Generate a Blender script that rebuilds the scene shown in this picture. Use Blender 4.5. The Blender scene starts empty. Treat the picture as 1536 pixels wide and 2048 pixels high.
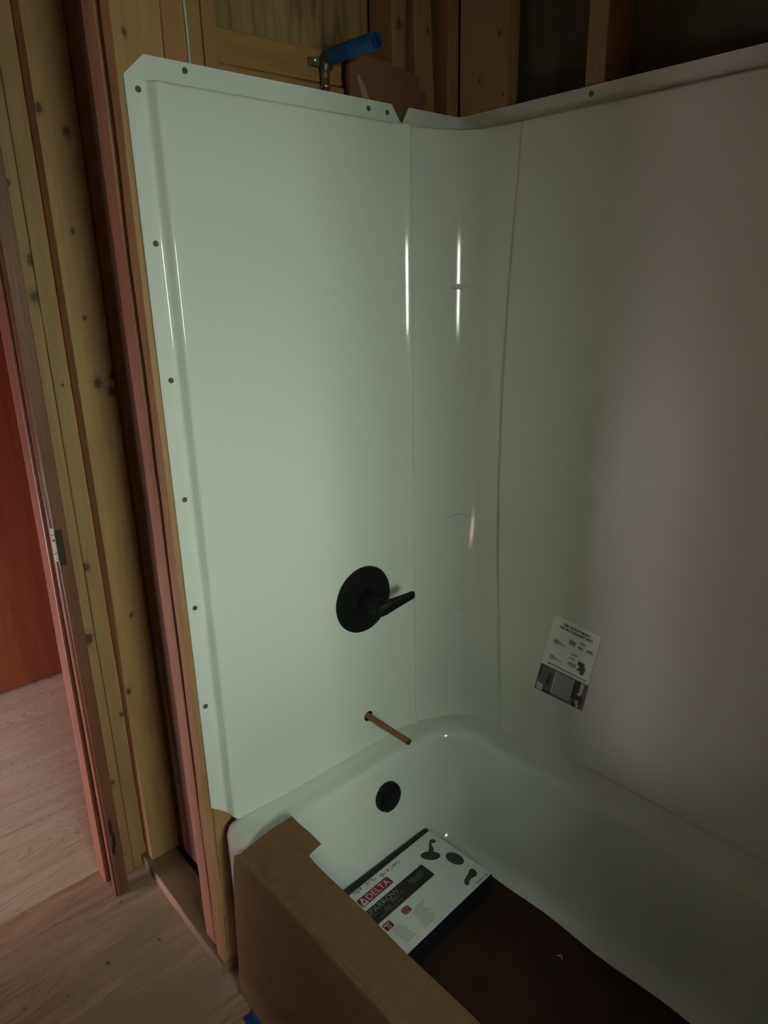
import bpy, bmesh, math, random
from mathutils import Vector, Matrix, noise

# ------------------------------------------------------------------ set-up
random.seed(7)
SC = bpy.context.scene
C = SC.collection
H = 0.465                       # tub rim above the floor; z below is written as H + height over the rim
PI = math.pi

# camera (measured from the photograph's vanishing points)
F_PX, CAM_POS, YAW, PITCH, ROLL = 1388.77, Vector((1.236, -0.614, H + 1.1972)), -0.841, 0.3173, -0.0213
cy, sy = math.cos(YAW), math.sin(YAW)
fwd = Vector((sy*math.cos(PITCH), cy*math.cos(PITCH), -math.sin(PITCH)))
rt = Vector((cy, -sy, 0)); up = rt.cross(fwd)
r2 = math.cos(ROLL)*rt + math.sin(ROLL)*up
u2 = -math.sin(ROLL)*rt + math.cos(ROLL)*up
cd = bpy.data.cameras.new('camera'); cam = bpy.data.objects.new('camera', cd); C.objects.link(cam)
cd.sensor_fit = 'VERTICAL'; cd.sensor_height = 36; cd.lens = F_PX/2048*36
cd.clip_start = 0.02
M = Matrix((r2, u2, -fwd)).transposed().to_4x4(); M.translation = CAM_POS
cam.matrix_world = M
SC.camera = cam

# world: very dim, the rooms are closed
w = bpy.data.worlds.new('world'); SC.world = w; w.use_nodes = True
w.node_tree.nodes['Background'].inputs[0].default_value = (0.5, 0.55, 0.5, 1)
w.node_tree.nodes['Background'].inputs[1].default_value = 0.05

def area(name, loc, target, sx, sz, power, color, spread=180):
    l = bpy.data.lights.new(name, 'AREA'); l.shape = 'RECTANGLE'; l.size = sx; l.size_y = sz
    l.energy = power; l.color = color; l.spread = math.radians(spread)
    o = bpy.data.objects.new(name, l); C.objects.link(o); o.location = loc
    o.rotation_euler = (Vector(target) - Vector(loc)).to_track_quat('-Z', 'Y').to_euler()
    return o
# daylight through the bathroom window (east wall) plus a low area light added in the other room, no window there
area('bathroom_window_daylight', (2.56, -0.50, H + 1.17), (0.0, 0.20, H + 0.60), 0.50, 0.50, 6.4, (0.78, 1.0, 0.80), 76)
area('far_room_low_light', (-1.45, -2.62, H - 0.18), (-1.50, -0.4, H - 0.30), 1.0, 0.48, 34.0, (1.0, 0.83, 0.93), 100)

sl = bpy.data.lights.new('sun', 'SUN'); sl.energy = 165; sl.color = (0.74, 0.80, 1.0); sl.angle = math.radians(0.6)   # comes in by the east window and lands on the floor behind the camera
so = bpy.data.objects.new('sun', sl); C.objects.link(so); so.location = (4, 1, 5)
so.rotation_euler = (Vector((0.95, -2.05, 0.0)) - Vector((2.62, -0.50, H+1.17))).to_track_quat('-Z', 'Y').to_euler()

SC.view_settings.view_transform = 'Standard'; SC.view_settings.look = 'None'
SC.view_settings.exposure = 0.0; SC.view_settings.gamma = 1.0; SC.view_settings.use_curve_mapping = False

# ------------------------------------------------------------------ materials
def new_mat(name):
    m = bpy.data.materials.new(name); m.use_nodes = True
    return m, m.node_tree.nodes, m.node_tree.links, m.node_tree.nodes['Principled BSDF']
def plain(name, col, rough=0.5, metal=0.0, nscale=60, namt=0.06, spec=0.5, bump=0.0, coat=0.0):
    m, N, L, B = new_mat(name)
    geo = N.new('ShaderNodeNewGeometry'); nz = N.new('ShaderNodeTexNoise')
    nz.inputs['Scale'].default_value = nscale; nz.inputs['Detail'].default_value = 4
    L.new(geo.outputs['Position'], nz.inputs['Vector'])
    mx = N.new('ShaderNodeMix'); mx.data_type = 'RGBA'
    mx.inputs[6].default_value = (*[max(0, c*(1-namt*2)) for c in col], 1)
    mx.inputs[7].default_value = (*[min(1, c*(1+namt*2)) for c in col], 1)
    L.new(nz.outputs['Fac'], mx.inputs[0]); L.new(mx.outputs[2], B.inputs['Base Color'])
    B.inputs['Roughness'].default_value = rough; B.inputs['Metallic'].default_value = metal
    B.inputs['Specular IOR Level'].default_value = spec
    B.inputs['Coat Weight'].default_value = coat
    if bump:
        bp = N.new('ShaderNodeBump'); bp.inputs['Strength'].default_value = bump; bp.inputs['Distance'].default_value = 0.002
        L.new(nz.outputs['Fac'], bp.inputs['Height']); L.new(bp.outputs[0], B.inputs['Normal'])
    return m
def wood(name, light, dark, axis='z', knots=(), seed=0.0, rough=0.6, stain=None, grain=1.0, spec=0.4, ring=0.0, rw=0.3, specks=False):
    """lumber: long soft grain along one axis, fine fibres, and knots at given places"""
    m, N, L, B = new_mat(name)
    geo = N.new('ShaderNodeNewGeometry')
    pos = N.new('ShaderNodeVectorMath'); pos.operation = 'ADD'; pos.inputs[1].default_value = (seed*3.1, seed*1.7, seed*2.3)
    L.new(geo.outputs['Position'], pos.inputs[0])
    def scaled(a, b):
        s = N.new('ShaderNodeVectorMath'); s.operation = 'MULTIPLY'
        v = [a, a, a]; v['xyz'.index(axis)] = b; s.inputs[1].default_value = v
        L.new(pos.outputs[0], s.inputs[0]); return s.outputs[0]
    def nz(vec, sc, det=4, dist=0.0):
        n = N.new('ShaderNodeTexNoise'); n.inputs['Scale'].default_value = sc; n.inputs['Detail'].default_value = det
        n.inputs['Distortion'].default_value = dist; L.new(vec, n.inputs['Vector']); return n.outputs['Fac']
    def mth(op, a, b):
        n = N.new('ShaderNodeMath'); n.operation = op
        for i, v in enumerate((a, b)):
            if isinstance(v, (int, float)): n.inputs[i].default_value = v
            else: L.new(v, n.inputs[i])
        return n.outputs[0]
    broad = nz(scaled(9, 1.1), 2.2, 3, 0.8)
    fine = nz(scaled(60, 2.2), 3.0, 5, 0.3)
    fac = mth('ADD', mth('MULTIPLY', broad, 1.1), mth('MULTIPLY', fine, 0.55*grain))
    if ring:
        rg = mth('SINE', mth('MULTIPLY', nz(scaled(6.5, 1.4), 1.7, 1.5, 0.3), ring), 0)
        rg = mth('POWER', mth('MAXIMUM', rg, 0.0), 4.0)
        fac = mth('ADD', fac, mth('MULTIPLY', rg, rw))
    fac = mth('MULTIPLY', mth('SUBTRACT', fac, 0.50 if not ring else 0.44), 1.25 if not ring else 1.1)
    mix = N.new('ShaderNodeMix'); mix.data_type = 'RGBA'
    if name.startswith('pine'): light = tuple(a*k for a, k in zip(light, (0.88, 0.70, 0.68))); dark = tuple(a*k for a, k in zip(dark, (0.84, 0.64, 0.60)))
    mix.inputs[6].default_value = (*light, 1); mix.inputs[7].default_value = (*dark, 1)
    L.new(fac, mix.inputs[0]); col = mix.outputs[2]
    if stain:
        sf = nz(scaled(3, 2), 1.3, 3, 0.5)
        mr = N.new('ShaderNodeMapRange'); mr.inputs[1].default_value = 0.48; mr.inputs[2].default_value = 0.68
        L.new(sf, mr.inputs[0])
        m2 = N.new('ShaderNodeMix'); m2.data_type = 'RGBA'; m2.inputs[7].default_value = (*stain, 1)
        L.new(mr.outputs[0], m2.inputs[0]); L.new(col, m2.inputs[6]); col = m2.outputs[2]
    for (kx, ky, kz, kr) in knots:
        sb = N.new('ShaderNodeVectorMath'); sb.operation = 'SUBTRACT'; sb.inputs[1].default_value = (kx, ky, kz)
        L.new(geo.outputs['Position'], sb.inputs[0])
        ml = N.new('ShaderNodeVectorMath'); ml.operation = 'MULTIPLY'
        v = [1, 1, 1]; v['xyz'.index(axis)] = 0.7; ml.inputs[1].default_value = v
        L.new(sb.outputs[0], ml.inputs[0])
        ln = N.new('ShaderNodeVectorMath'); ln.operation = 'LENGTH'; L.new(ml.outputs[0], ln.inputs[0])
        d = mth('ADD', ln.outputs['Value'], mth('MULTIPLY', mth('SUBTRACT', nz(pos.outputs[0], 110, 3), 0.5), kr*1.5))
        for rad, c, amt in ((kr*1.7, (0.16, 0.075, 0.03), 0.35), (kr*0.95, (0.07, 0.033, 0.018), 0.88)):
            mr = N.new('ShaderNodeMapRange'); mr.inputs[1].default_value = rad*0.65; mr.inputs[2].default_value = rad
            mr.inputs[3].default_value = amt; mr.inputs[4].default_value = 0
            L.new(d, mr.inputs[0])
            m2 = N.new('ShaderNodeMix'); m2.data_type = 'RGBA'; m2.inputs[7].default_value = (*c, 1)
            L.new(mr.outputs[0], m2.inputs[0]); L.new(col, m2.inputs[6]); col = m2.outputs[2]
    if specks:
        vo = N.new('ShaderNodeTexVoronoi'); vo.inputs['Scale'].default_value = 17; L.new(pos.outputs[0], vo.inputs['Vector'])
        dd = mth('ADD', vo.outputs['Distance'], mth('MULTIPLY', nz(pos.outputs[0], 30, 2), 0.22))
        mr = N.new('ShaderNodeMapRange'); mr.inputs[1].default_value = 0.13; mr.inputs[2].default_value = 0.19; mr.inputs[3].default_value = 0.7; mr.inputs[4].default_value = 0
        L.new(dd, mr.inputs[0])
        m2 = N.new('ShaderNodeMix'); m2.data_type = 'RGBA'; m2.inputs[7].default_value = (0.05, 0.035, 0.025, 1)
        L.new(mr.outputs[0], m2.inputs[0]); L.new(col, m2.inputs[6]); col = m2.outputs[2]
    L.new(col, B.inputs['Base Color'])
    B.inputs['Roughness'].default_value = rough; B.inputs['Specular IOR Level'].default_value = spec
    bp = N.new('ShaderNodeBump'); bp.inputs['Strength'].default_value = 0.35; bp.inputs['Distance'].default_value = 0.001
    L.new(fine, bp.inputs['Height']); L.new(bp.outputs[0], B.inputs['Normal'])
    return m

PINE_L, PINE_D = (0.50, 0.34, 0.17), (0.33, 0.20, 0.085)
ACRYL = plain('white_acrylic', (0.74, 0.735, 0.70), 0.09, nscale=3, namt=0.008, spec=0.5)
ACRYL_B = plain('white_acrylic_satin', (0.74, 0.735, 0.70), 0.36, nscale=3, namt=0.008, spec=0.45)
TUBM = plain('white_tub_acrylic', (0.74, 0.735, 0.71), 0.09, nscale=3, namt=0.008, spec=0.5)
BLACK = plain('matte_black_metal', (0.006, 0.006, 0.007), 0.5, 0.0, namt=0.05, spec=0.25)
SCREW = plain('dark_screw_steel', (0.09, 0.12, 0.11), 0.5, 0.3, namt=0.1)
COPPER = plain('tarnished_copper', (0.30, 0.125, 0.065), 0.5, 0.6, nscale=70, namt=0.2)
COPPER_IN = plain('pipe_bore', (0.03, 0.014, 0.01), 0.8)
BRASS = plain('brass_fitting', (0.40, 0.31, 0.14), 0.35, 0.9, nscale=50, namt=0.15)
BLUEP = plain('blue_plastic', (0.008, 0.06, 0.20), 0.5, nscale=30, namt=0.1)
KRAFT = plain('kraft_cardboard', (0.40, 0.235, 0.12), 0.85, nscale=45, namt=0.10, spec=0.2, bump=0.15)
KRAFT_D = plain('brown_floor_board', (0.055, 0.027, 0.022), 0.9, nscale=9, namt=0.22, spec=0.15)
PAPERW = plain('box_white_print', (0.76, 0.77, 0.76), 0.5, nscale=24, namt=0.05)
BOXBLK = plain('box_black_print', (0.012, 0.010, 0.018), 0.45, nscale=30, namt=0.1)
INK = plain('black_ink', (0.015, 0.015, 0.017), 0.6)
INKG = plain('grey_ink', (0.19, 0.20, 0.20), 0.7)
INKM = plain('mid_grey_ink', (0.075, 0.08, 0.08), 0.7)
REDP = plain('crimson_print', (0.26, 0.012, 0.045), 0.5, namt=0.05)
WHT = plain('white_ink', (0.66, 0.64, 0.66), 0.6)
GREYT = plain('light_grey_ink', (0.30, 0.30, 0.31), 0.6)
STKP = plain('sticker_paper', (0.93, 0.94, 0.92), 0.6, nscale=20, namt=0.02)
TAPE = plain('blue_masking_tape', (0.03, 0.09, 0.36), 0.6, nscale=40, namt=0.1)
FELT = plain('dark_sheathing_felt', (0.135, 0.118, 0.090), 0.95, nscale=14, namt=0.25, spec=0.15)
WIREM = plain('white_cable_jacket', (0.50, 0.50, 0.40), 0.5)
DUST = plain('white_paint_chip', (0.7, 0.68, 0.64), 0.7)
DARKST = plain('dark_worn_steel', (0.06, 0.05, 0.04), 0.5, 0.7, nscale=80, namt=0.3)

# ------------------------------------------------------------------ mesh helpers
def link(name, me, mat=None, parent=None, smooth=False):
    me.name = name
    o = bpy.data.objects.new(name, me); C.objects.link(o)
    if mat: me.materials.append(mat)
    if smooth:
        for p in me.polygons: p.use_smooth = True
    if parent:
        o.parent = parent
    return o
def from_bm(name, bm, mat=None, parent=None, smooth=False, origin=None):
    bmesh.ops.recalc_face_normals(bm, faces=bm.faces)
    if origin is None and parent is None:
        vs = [v.co for v in bm.verts]
        origin = Vector(((min(v.x for v in vs)+max(v.x for v in vs))/2, (min(v.y for v in vs)+max(v.y for v in vs))/2, min(v.z for v in vs)))
    if parent is not None: origin = parent.matrix_world.translation if False else Vector(parent['_o'])
    bmesh.ops.translate(bm, verts=bm.verts, vec=-Vector(origin))
    me = bpy.data.meshes.new(name); bm.to_mesh(me); bm.free()
    o = link(name, me, mat, parent, smooth)
    if parent is None: o.location = origin
    o['_o'] = list(origin)
    return o
def empty(name, loc):
    o = bpy.data.objects.new(name, None); C.objects.link(o); o.location = loc; o['_o'] = list(loc); o.empty_display_size = 0.05
    return o
def tag(o, label, cat, group=None, kind=None):
    o['label'] = label; o['category'] = cat
    if group: o['group'] = group
    if kind: o['kind'] = kind
    return o
def struct(o): o['kind'] = 'structure'; return o
def box_bm(bm, x0, x1, y0, y1, z0, z1, bev=0.0, seg=2):
    vs = [bm.verts.new((x, y, z)) for x in (x0, x1) for y in (y0, y1) for z in (z0, z1)]
    fs = [(0,1,3,2), (4,6,7,5), (0,4,5,1), (2,3,7,6), (0,2,6,4), (1,5,7,3)]
    faces = [bm.faces.new([vs[i] for i in f]) for f in fs]
    if bev:
        es = list({e for f in faces for e in f.edges})
        bmesh.ops.bevel(bm, geom=es, offset=bev, segments=seg, affect='EDGES', profile=0.5)
    return bm
def box(name, x0, x1, y0, y1, z0, z1, mat, parent=None, bev=0.0):
    return from_bm(name, box_bm(bmesh.new(), x0, x1, y0, y1, z0, z1, bev), mat, parent)
def lumber(name, a, b, wdt, dep, mat, e1, parent=None, rnd=0.003, wob=0.0007, n=26, seed=0, taper=None):
    """a board from a to b (centre of the cross-section); wdt along e1, dep along the third axis"""
    a, b = Vector(a), Vector(b); ax = (b-a).normalized(); e1 = Vector(e1); e2 = ax.cross(e1).normalized()
    sec = []
    for (sx_, sz_, st) in ((1, 1, 0), (-1, 1, 90), (-1, -1, 180), (1, -1, 270)):
        for k in range(3):
            t = math.radians(st + 45*k)
            sec.append((sx_*(wdt/2-rnd) + rnd*math.cos(t), sz_*(dep/2-rnd) + rnd*math.sin(t)))
    bm = bmesh.new(); rings = []
    for i in range(n+1):
        t = i/n; c = a.lerp(b, t); ring = []
        for j, (u, v) in enumerate(sec):
            k = noise.noise(Vector((seed*7.3 + (j//3)*3.7, t*9.0, seed)))*wob*2.0
            k2 = noise.noise(Vector((seed*5.1, t*23.0, (j//3)*2.2)))*wob
            f = 1.0
            ring.append(bm.verts.new(c + e1*(u + (1 if u > 0 else -1)*(k+k2)) + e2*(v + (1 if v > 0 else -1)*k2)))
        rings.append(ring)
    m = len(sec)
    for i in range(n):
        for j in range(m):
            bm.faces.new((rings[i][j], rings[i][(j+1) % m], rings[i+1][(j+1) % m], rings[i+1][j]))
    bm.faces.new(rings[0][::-1]); bm.faces.new(rings[-1])
    o = from_bm(name, bm, mat, parent, smooth=False)
    return o
def tube_bm(bm, pts, rad, n=16, caps=True):
    pts = [Vector(p) for p in pts]; rads = rad if isinstance(rad, (list, tuple)) else [rad]*len(pts)
    rings = []; prev = None
    for i, p in enumerate(pts):
        d = (pts[min(i+1, len(pts)-1)] - pts[max(i-1, 0)]).normalized()
        if prev is None:
            prev = d.orthogonal().normalized()
        else:
            prev = (prev - d*prev.dot(d)).normalized()
        q = d.cross(prev)
        rings.append([bm.verts.new(p + (prev*math.cos(2*PI*k/n) + q*math.sin(2*PI*k/n))*rads[i]) for k in range(n)])
    for i in range(len(rings)-1):
        for k in range(n):
            bm.faces.new((rings[i][k], rings[i][(k+1) % n], rings[i+1][(k+1) % n], rings[i+1][k]))
    if caps:
        bm.faces.new(rings[0][::-1]); bm.faces.new(rings[-1])
    return bm
def tube(name, pts, rad, mat, parent=None, n=16, caps=True):
    return from_bm(name, tube_bm(bmesh.new(), pts, rad, n, caps), mat, parent, smooth=True)
def autosmooth(o, deg=35):
    me = o.data
    for p in me.polygons: p.use_smooth = True
    bm = bmesh.new(); bm.from_mesh(me)
    for e in bm.edges:
        if len(e.link_faces) == 2 and e.calc_face_angle(0) > math.radians(deg): e.smooth = False
    bm.to_mesh(me); bm.free()
def prism(name, pts, th, nrm, mat, parent=None):
    """flat outline pts (3-D), extruded by th along nrm"""
    bm = bmesh.new(); vs = [bm.verts.new(p) for p in pts]; f = bm.faces.new(vs)
    r = bmesh.ops.extrude_face_region(bm, geom=[f])
    bmesh.ops.translate(bm, verts=[g for g in r['geom'] if isinstance(g, bmesh.types.BMVert)], vec=Vector(nrm)*th)
    return from_bm(name, bm, mat, parent)

# ================================================================== SETTING
ZC = H + 1.975
subf = wood('bathroom_subfloor_wood', (0.64, 0.43, 0.29), (0.27, 0.175, 0.115), 'y', seed=3.3, rough=0.9, spec=0.15, stain=(0.33, 0.26, 0.17), ring=90, rw=0.16, grain=1.5, specks=True)
farf = wood('far_room_plywood', (0.74, 0.63, 0.46), (0.46, 0.33, 0.22), 'y', seed=1.2, rough=0.85, spec=0.2, ring=150, rw=0.42, grain=0.8)
def poly_slab(name, pts, z0, z1, mat):
    return prism(name, [(x, y, z0) for x, y in pts], z1-z0, (0, 0, 1), mat)
struct(poly_slab('floor', [(-0.59, -2.75), (2.62, -2.75), (2.62, 0.9), (-0.59, 0.9)], -0.03, 0.0, subf))
struct(poly_slab('floor', [(-3.0, -2.7), (-0.59, -2.7), (-0.59, 1.2), (-3.0, 1.2)], -0.03, -0.001, farf))
ceilm = wood('ceiling_boards', (0.52, 0.42, 0.30), (0.38, 0.29, 0.19), 'x', seed=9, rough=0.9)
struct(poly_slab('ceiling', [(-3.0, -2.7), (2.7, -2.7), (2.7, 1.2), (-3.0, 1.2)], ZC, ZC+0.05, ceilm))
darkwall = plain('unfinished_wall_board', (0.20, 0.155, 0.105), 0.9, nscale=6, namt=0.2, spec=0.2)
redwall = plain('far_room_wall_paint', (0.30, 0.12, 0.08), 0.8, nscale=4, namt=0.1)
roughply = wood('rough_sheathing', (0.40, 0.25, 0.11), (0.10, 0.05, 0.02), 'z', seed=5.5, rough=0.8, ring=30)
struct(box('wall_left', -0.145, -0.132, -0.03, 0.9, 0, ZC, roughply))                        # far skin of the plumbing wall
struct(box('wall_back', -0.15, 2.7, 0.885, 0.90, 0, ZC, FELT))                               # felt-covered sheathing
backsheet = wood('closet_side_board', (0.17, 0.085, 0.05), (0.11, 0.05, 0.03), 'z', seed=8.1, rough=0.8)
struct(box('wall_side', -0.52, -0.15, 0.047, 0.058, 0, ZC, backsheet))
# doorway wall, with the opening beside the jamb
bm = bmesh.new()
box_bm(bm, -0.60, -0.50, -2.7, -1.12, 0, ZC); box_bm(bm, -0.60, -0.50, -1.12, -0.125, 2.07, ZC)
struct(from_bm('wall_west', bm, darkwall))
struct(box('wall_north', -0.61, -0.60, -0.12, 1.2, 0, ZC, redwall))
bm = bmesh.new()                                                                             # east wall with window hole
WY0, WY1, WZ0, WZ1 = -0.77, -0.23, H+0.90, H+1.44
box_bm(bm, 2.60, 2.70, -2.7, WY0, 0, ZC); box_bm(bm, 2.60, 2.70, WY1, 0.9, 0, ZC)
box_bm(bm, 2.60, 2.70, WY0, WY1, 0, WZ0); box_bm(bm, 2.60, 2.70, WY0, WY1, WZ1, ZC)
struct(from_bm('wall_east', bm, darkwall))
bm = bmesh.new()
for a, b, c, d in ((WY0-0.05, WY0, WZ0-0.05, WZ1+0.05), (WY1, WY1+0.05, WZ0-0.05, WZ1+0.05), (WY0, WY1, WZ0-0.05, WZ0), (WY0, WY1, WZ1, WZ1+0.05)):
    box_bm(bm, 2.585, 2.60, a, b, c, d)
struct(from_bm('window_1', bm, plain('window_trim_paint', (0.5, 0.48, 0.42), 0.5)))
struct(box('wall_front', -0.50, 2.70, -2.8, -2.7, 0, ZC, darkwall))
struct(box('wall_right', 1.545, 1.64, -0.04, 0.885, 0, ZC, darkwall))                       # foot end of the tub alcove
bm = bmesh.new()
box_bm(bm, -3.1, -3.0, -2.7, 1.2, 0, ZC); box_bm(bm, -3.0, -0.6, 1.2, 1.3, 0, ZC)
box_bm(bm, -3.0, -0.6, -2.8, -2.7, 0, ZC)
struct(from_bm('wall_far', bm, redwall))

# red-brown door leaf standing in the other room
doorm = wood('stained_door_veneer', (0.30, 0.085, 0.035), (0.13, 0.035, 0.02), 'z', seed=2.2, rough=0.35, grain=0.6)
d2 = struct(box('door_2', -1.875, -1.835, -0.42, 0.45, 0.012, 2.05, doorm, bev=0.002))
d2['label'] = 'dark red-brown flush door standing in the next room'

# doorway: jamb, stop, casing bead, worn strike mortise
jambm = wood('stained_jamb_wood', (0.25, 0.10, 0.055), (0.12, 0.042, 0.024), 'z', seed=4.4, rough=0.38, grain=0.7, spec=0.5)
jd = empty('door_1', (-0.52, -0.15, 0)); jd['kind'] = 'structure'; jd['label'] = 'stained wood door jamb left of the pine studs'
box('jamb', -0.500, -0.452, -0.160, -0.129, 0, 2.05, jambm, jd, 0.002)
lumber('door_stop', (-0.560, -0.151, 0), (-0.514, -0.151, 2.04), 0.064, 0.034, jambm, (1, 0, 0), jd, rnd=0.003, n=8)
tube('bead', [(-0.461, -0.161, 0.0), (-0.461, -0.161, 2.04)], 0.0062, jambm, jd, 10)
box('head_jamb', -0.605, -0.452, -1.12, -0.166, 2.04, 2.068, jambm, jd)
box('strike_mortise', -0.4515, -0.4495, -0.160, -0.143, H+0.565, H+0.655, DARKST, jd, 0.0008)
bm = bmesh.new()
for z_, h_ in ((0.655, 0.016), (0.640, 0.010), (0.615, 0.03), (0.588, 0.02)):
    box_bm(bm, -0.4515, -0.449, -0.167, -0.160, H+z_-h_/2, H+z_+h_/2, 0.0008)
from_bm('paint_chip', bm, DUST, jd)['label'] = 'white paint chips'
bm = bmesh.new()
for z_, h_, y_ in ((-0.225, 0.05, -0.151), (-0.27, 0.045, -0.148), (-0.30, 0.03, -0.153)):
    box_bm(bm, -0.4515, -0.450, y_-0.004, y_+0.004, H+z_-h_/2, H+z_+h_/2, 0.0007)
from_bm('worn_gouge', bm, plain('gouge', (0.03, 0.018, 0.012), 0.9), jd)

# ================================================================== FRAMING LUMBER (each board a thing)
def stud(label, x0, x1, y0, y1, z0, z1, mat, name='wall_stud', cat='stud', group='pine studs of the open walls', wob=0.0007, seed=0, lean=(0, 0)):
    a = ((x0+x1)/2 + lean[0], (y0+y1)/2 + lean[1], z0); b = ((x0+x1)/2, (y0+y1)/2, z1)
    o = lumber(name, a, b, x1-x0, y1-y0, mat, (1, 0, 0), wob=wob, seed=seed)
    return tag(o, label, cat, group)
PZ = 0.038
m1 = wood('pine_end', (0.52, 0.36, 0.18), (0.36, 0.22, 0.09), 'z', [(-0.03, -0.03, H+1.60, 0.005)], 1.0)
endst = stud('pine end stud with the white panel flange screwed to its face', -0.069, -0.031, -0.051, 0.038, PZ, ZC, m1, seed=1, wob=0.0016, lean=(0, -0.004))
bm = bmesh.new(); tube_bm(bm, [(-0.0306, -0.0385-0.0045*t+0.0008*math.sin(t*17), H+0.045-0.44*t) for t in [i/14 for i in range(15)]], [0.0003+0.0006*math.sin(PI*(i+0.5)/15) for i in range(15)], 6)
from_bm('drying_crack', bm, plain('crack_dark', (0.04, 0.025, 0.012), 0.9), endst)
m2 = wood('pine_second', (0.47, 0.29, 0.17), (0.31, 0.17, 0.09), 'z', [], 2.0)
stud('narrow pine stud edge just left of the end stud, across a dark gap', -0.150, -0.098, -0.050, 0.039, PZ, ZC, m2, seed=2, wob=0.0014, lean=(0.008, 0.004))
m3 = wood('pine_wide', (0.50, 0.36, 0.17), (0.36, 0.23, 0.10), 'z',
          [(-0.474, 0.014, H+1.526, 0.009), (-0.474, -0.036, H+1.564, 0.009), (-0.474, -0.004, H+1.324, 0.005), (-0.474, 0.002, H+0.986, 0.011), (-0.474, 0.040, H+1.000, 0.009), (-0.474, 0.033, H+0.962, 0.010), (-0.474, -0.006, H+1.136, 0.005), (-0.474, -0.036, H+0.150, 0.008), (-0.474, 0.001, H+0.369, 0.006)], 3.0)
stud('wide-faced pine stud with a cluster of three brown knots', -0.520, -0.474, -0.043, 0.046, PZ, ZC, m3, seed=3)
m4 = wood('pine_trimmer_a', (0.50, 0.36, 0.19), (0.38, 0.25, 0.12), 'z',
          [(-0.521, -0.090, H+1.264, 0.009), (-0.521, -0.091, H+1.185, 0.013), (-0.521, -0.122, H+0.449, 0.011), (-0.521, -0.106, H+0.318, 0.014), (-0.521, -0.110, H-0.140, 0.010), (-0.521, -0.109, H+1.421, 0.006)], 4.0)
stud('pine trimmer stud nailed right beside the stained door jamb', -0.600, -0.521, -0.125, -0.0845, 0.0, ZC, m4, seed=4)
m5 = wood('pine_trimmer_b', (0.49, 0.36, 0.18), (0.37, 0.24, 0.11), 'z',
          [(-0.521, -0.078, H+0.517, 0.009), (-0.521, -0.050, H+0.060, 0.007), (-0.521, -0.064, H+0.983, 0.004)], 5.0)
stud('pine stud between the trimmer at the door and the knotty wide stud', -0.600, -0.521, -0.0835, -0.0437, 0.0, ZC, m5, seed=5)
# bottom plate of the short wall
mp = wood('bottom_plate_wood', (0.30, 0.19, 0.11), (0.19, 0.11, 0.06), 'x', [], 6.0, stain=(0.16, 0.11, 0.07))
tag(lumber('bottom_plate', (-0.519, -0.013, 0.019), (-0.030, -0.019, 0.019), 0.092, 0.037, mp, (0, 1, 0), seed=6, rnd=0.004),
    'worn bottom plate on the floor under the short stud wall', 'wall plate')
# blocking of the plumbing wall behind the surround
m7 = wood('pine_plumb_a', (0.50, 0.31, 0.14), (0.36, 0.20, 0.08), 'z', [], 7.0)
stud('pine stud behind the thin white cable, right of the end stud', -0.120, -0.033, 0.0395, 0.083, 0.0, ZC, m7, seed=7)
m8 = wood('pine_board_a', (0.42, 0.27, 0.12), (0.30, 0.18, 0.075), 'z', [(-0.04, 0.11, H+1.60, 0.003)], 8.0)
stud('pine board standing just right of the thin white cable', -0.120, -0.045, 0.091, 0.121, 0.0, ZC, m8, seed=8)
m9 = wood('pine_board_b', (0.40, 0.25, 0.11), (0.28, 0.165, 0.07), 'z', [], 9.0)
stud('pine board standing against the left end of the stacked blocks', -0.120, -0.042, 0.122, 0.152, 0.0, ZC, m9, seed=9)
m10 = wood('pine_block_a', (0.44, 0.27, 0.10), (0.27, 0.15, 0.055), 'y', [], 10.0)
m11 = wood('pine_block_b', (0.42, 0.27, 0.11), (0.28, 0.16, 0.06), 'y', [], 11.0)
o = lumber('wood_block', (-0.100, 0.153, H+1.6225), (-0.100, 0.452, H+1.6260), 0.078, 0.060, m10, (1, 0, 0), seed=10, n=10, rnd=0.004)
tag(o, 'horizontal pine block behind the copper riser, upper of two stacked', 'blocking', 'horizontal blocks in the plumbing wall')
o = lumber('wood_block', (-0.100, 0.153, H+1.555), (-0.100, 0.470, H+1.556), 0.078, 0.076, m11, (1, 0, 0), seed=11, n=10, rnd=0.004)
tag(o, 'horizontal pine block behind the copper riser, lower of two stacked', 'blocking', 'horizontal blocks in the plumbing wall')
m12 = wood('pine_c', (0.38, 0.235, 0.10), (0.25, 0.14, 0.06), 'z', [(-0.045, 0.606, H+1.732, 0.010)], 12.0)
stud('pine board with a large dark knot left of the dark wedge gap', -0.120, -0.045, 0.585, 0.628, 0.0, ZC, m12, seed=12, wob=0.003)
m13 = wood('pine_d', (0.42, 0.255, 0.11), (0.29, 0.16, 0.065), 'z', [(-0.045, 0.698, H+1.74, 0.006)], 13.0)
stud('wavy-edged pine board with a small round knot right of the dark wedge gap', -0.115, -0.045, 0.655, 0.712, 0.0, ZC, m13, seed=13, wob=0.004)
m14 = wood('pine_corner_strip', (0.40, 0.24, 0.11), (0.30, 0.165, 0.07), 'z', [], 14.0)
stud('narrow pine stud edge in the very corner above the surround', -0.120, -0.034, 0.752, 0.789, 0.0, ZC, m14, seed=14)
m15 = wood('corner_stud_wood', (0.46, 0.27, 0.135), (0.34, 0.18, 0.085), 'z', [(0.085, 0.79, H+1.72, 0.004), (0.03, 0.79, H+1.64, 0.003), (0.10, 0.79, H+1.60, 0.003)], 15.0)
stud('broad pine stud face of the back wall at the corner', -0.033, 0.110, 0.790, 0.830, 0.0, ZC, m15, seed=15)
m16 = wood('back_stud_wood', (0.46, 0.30, 0.155), (0.34, 0.20, 0.095), 'z', [(0.36, 0.83, H+1.63, 0.004)], 16.0)
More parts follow.
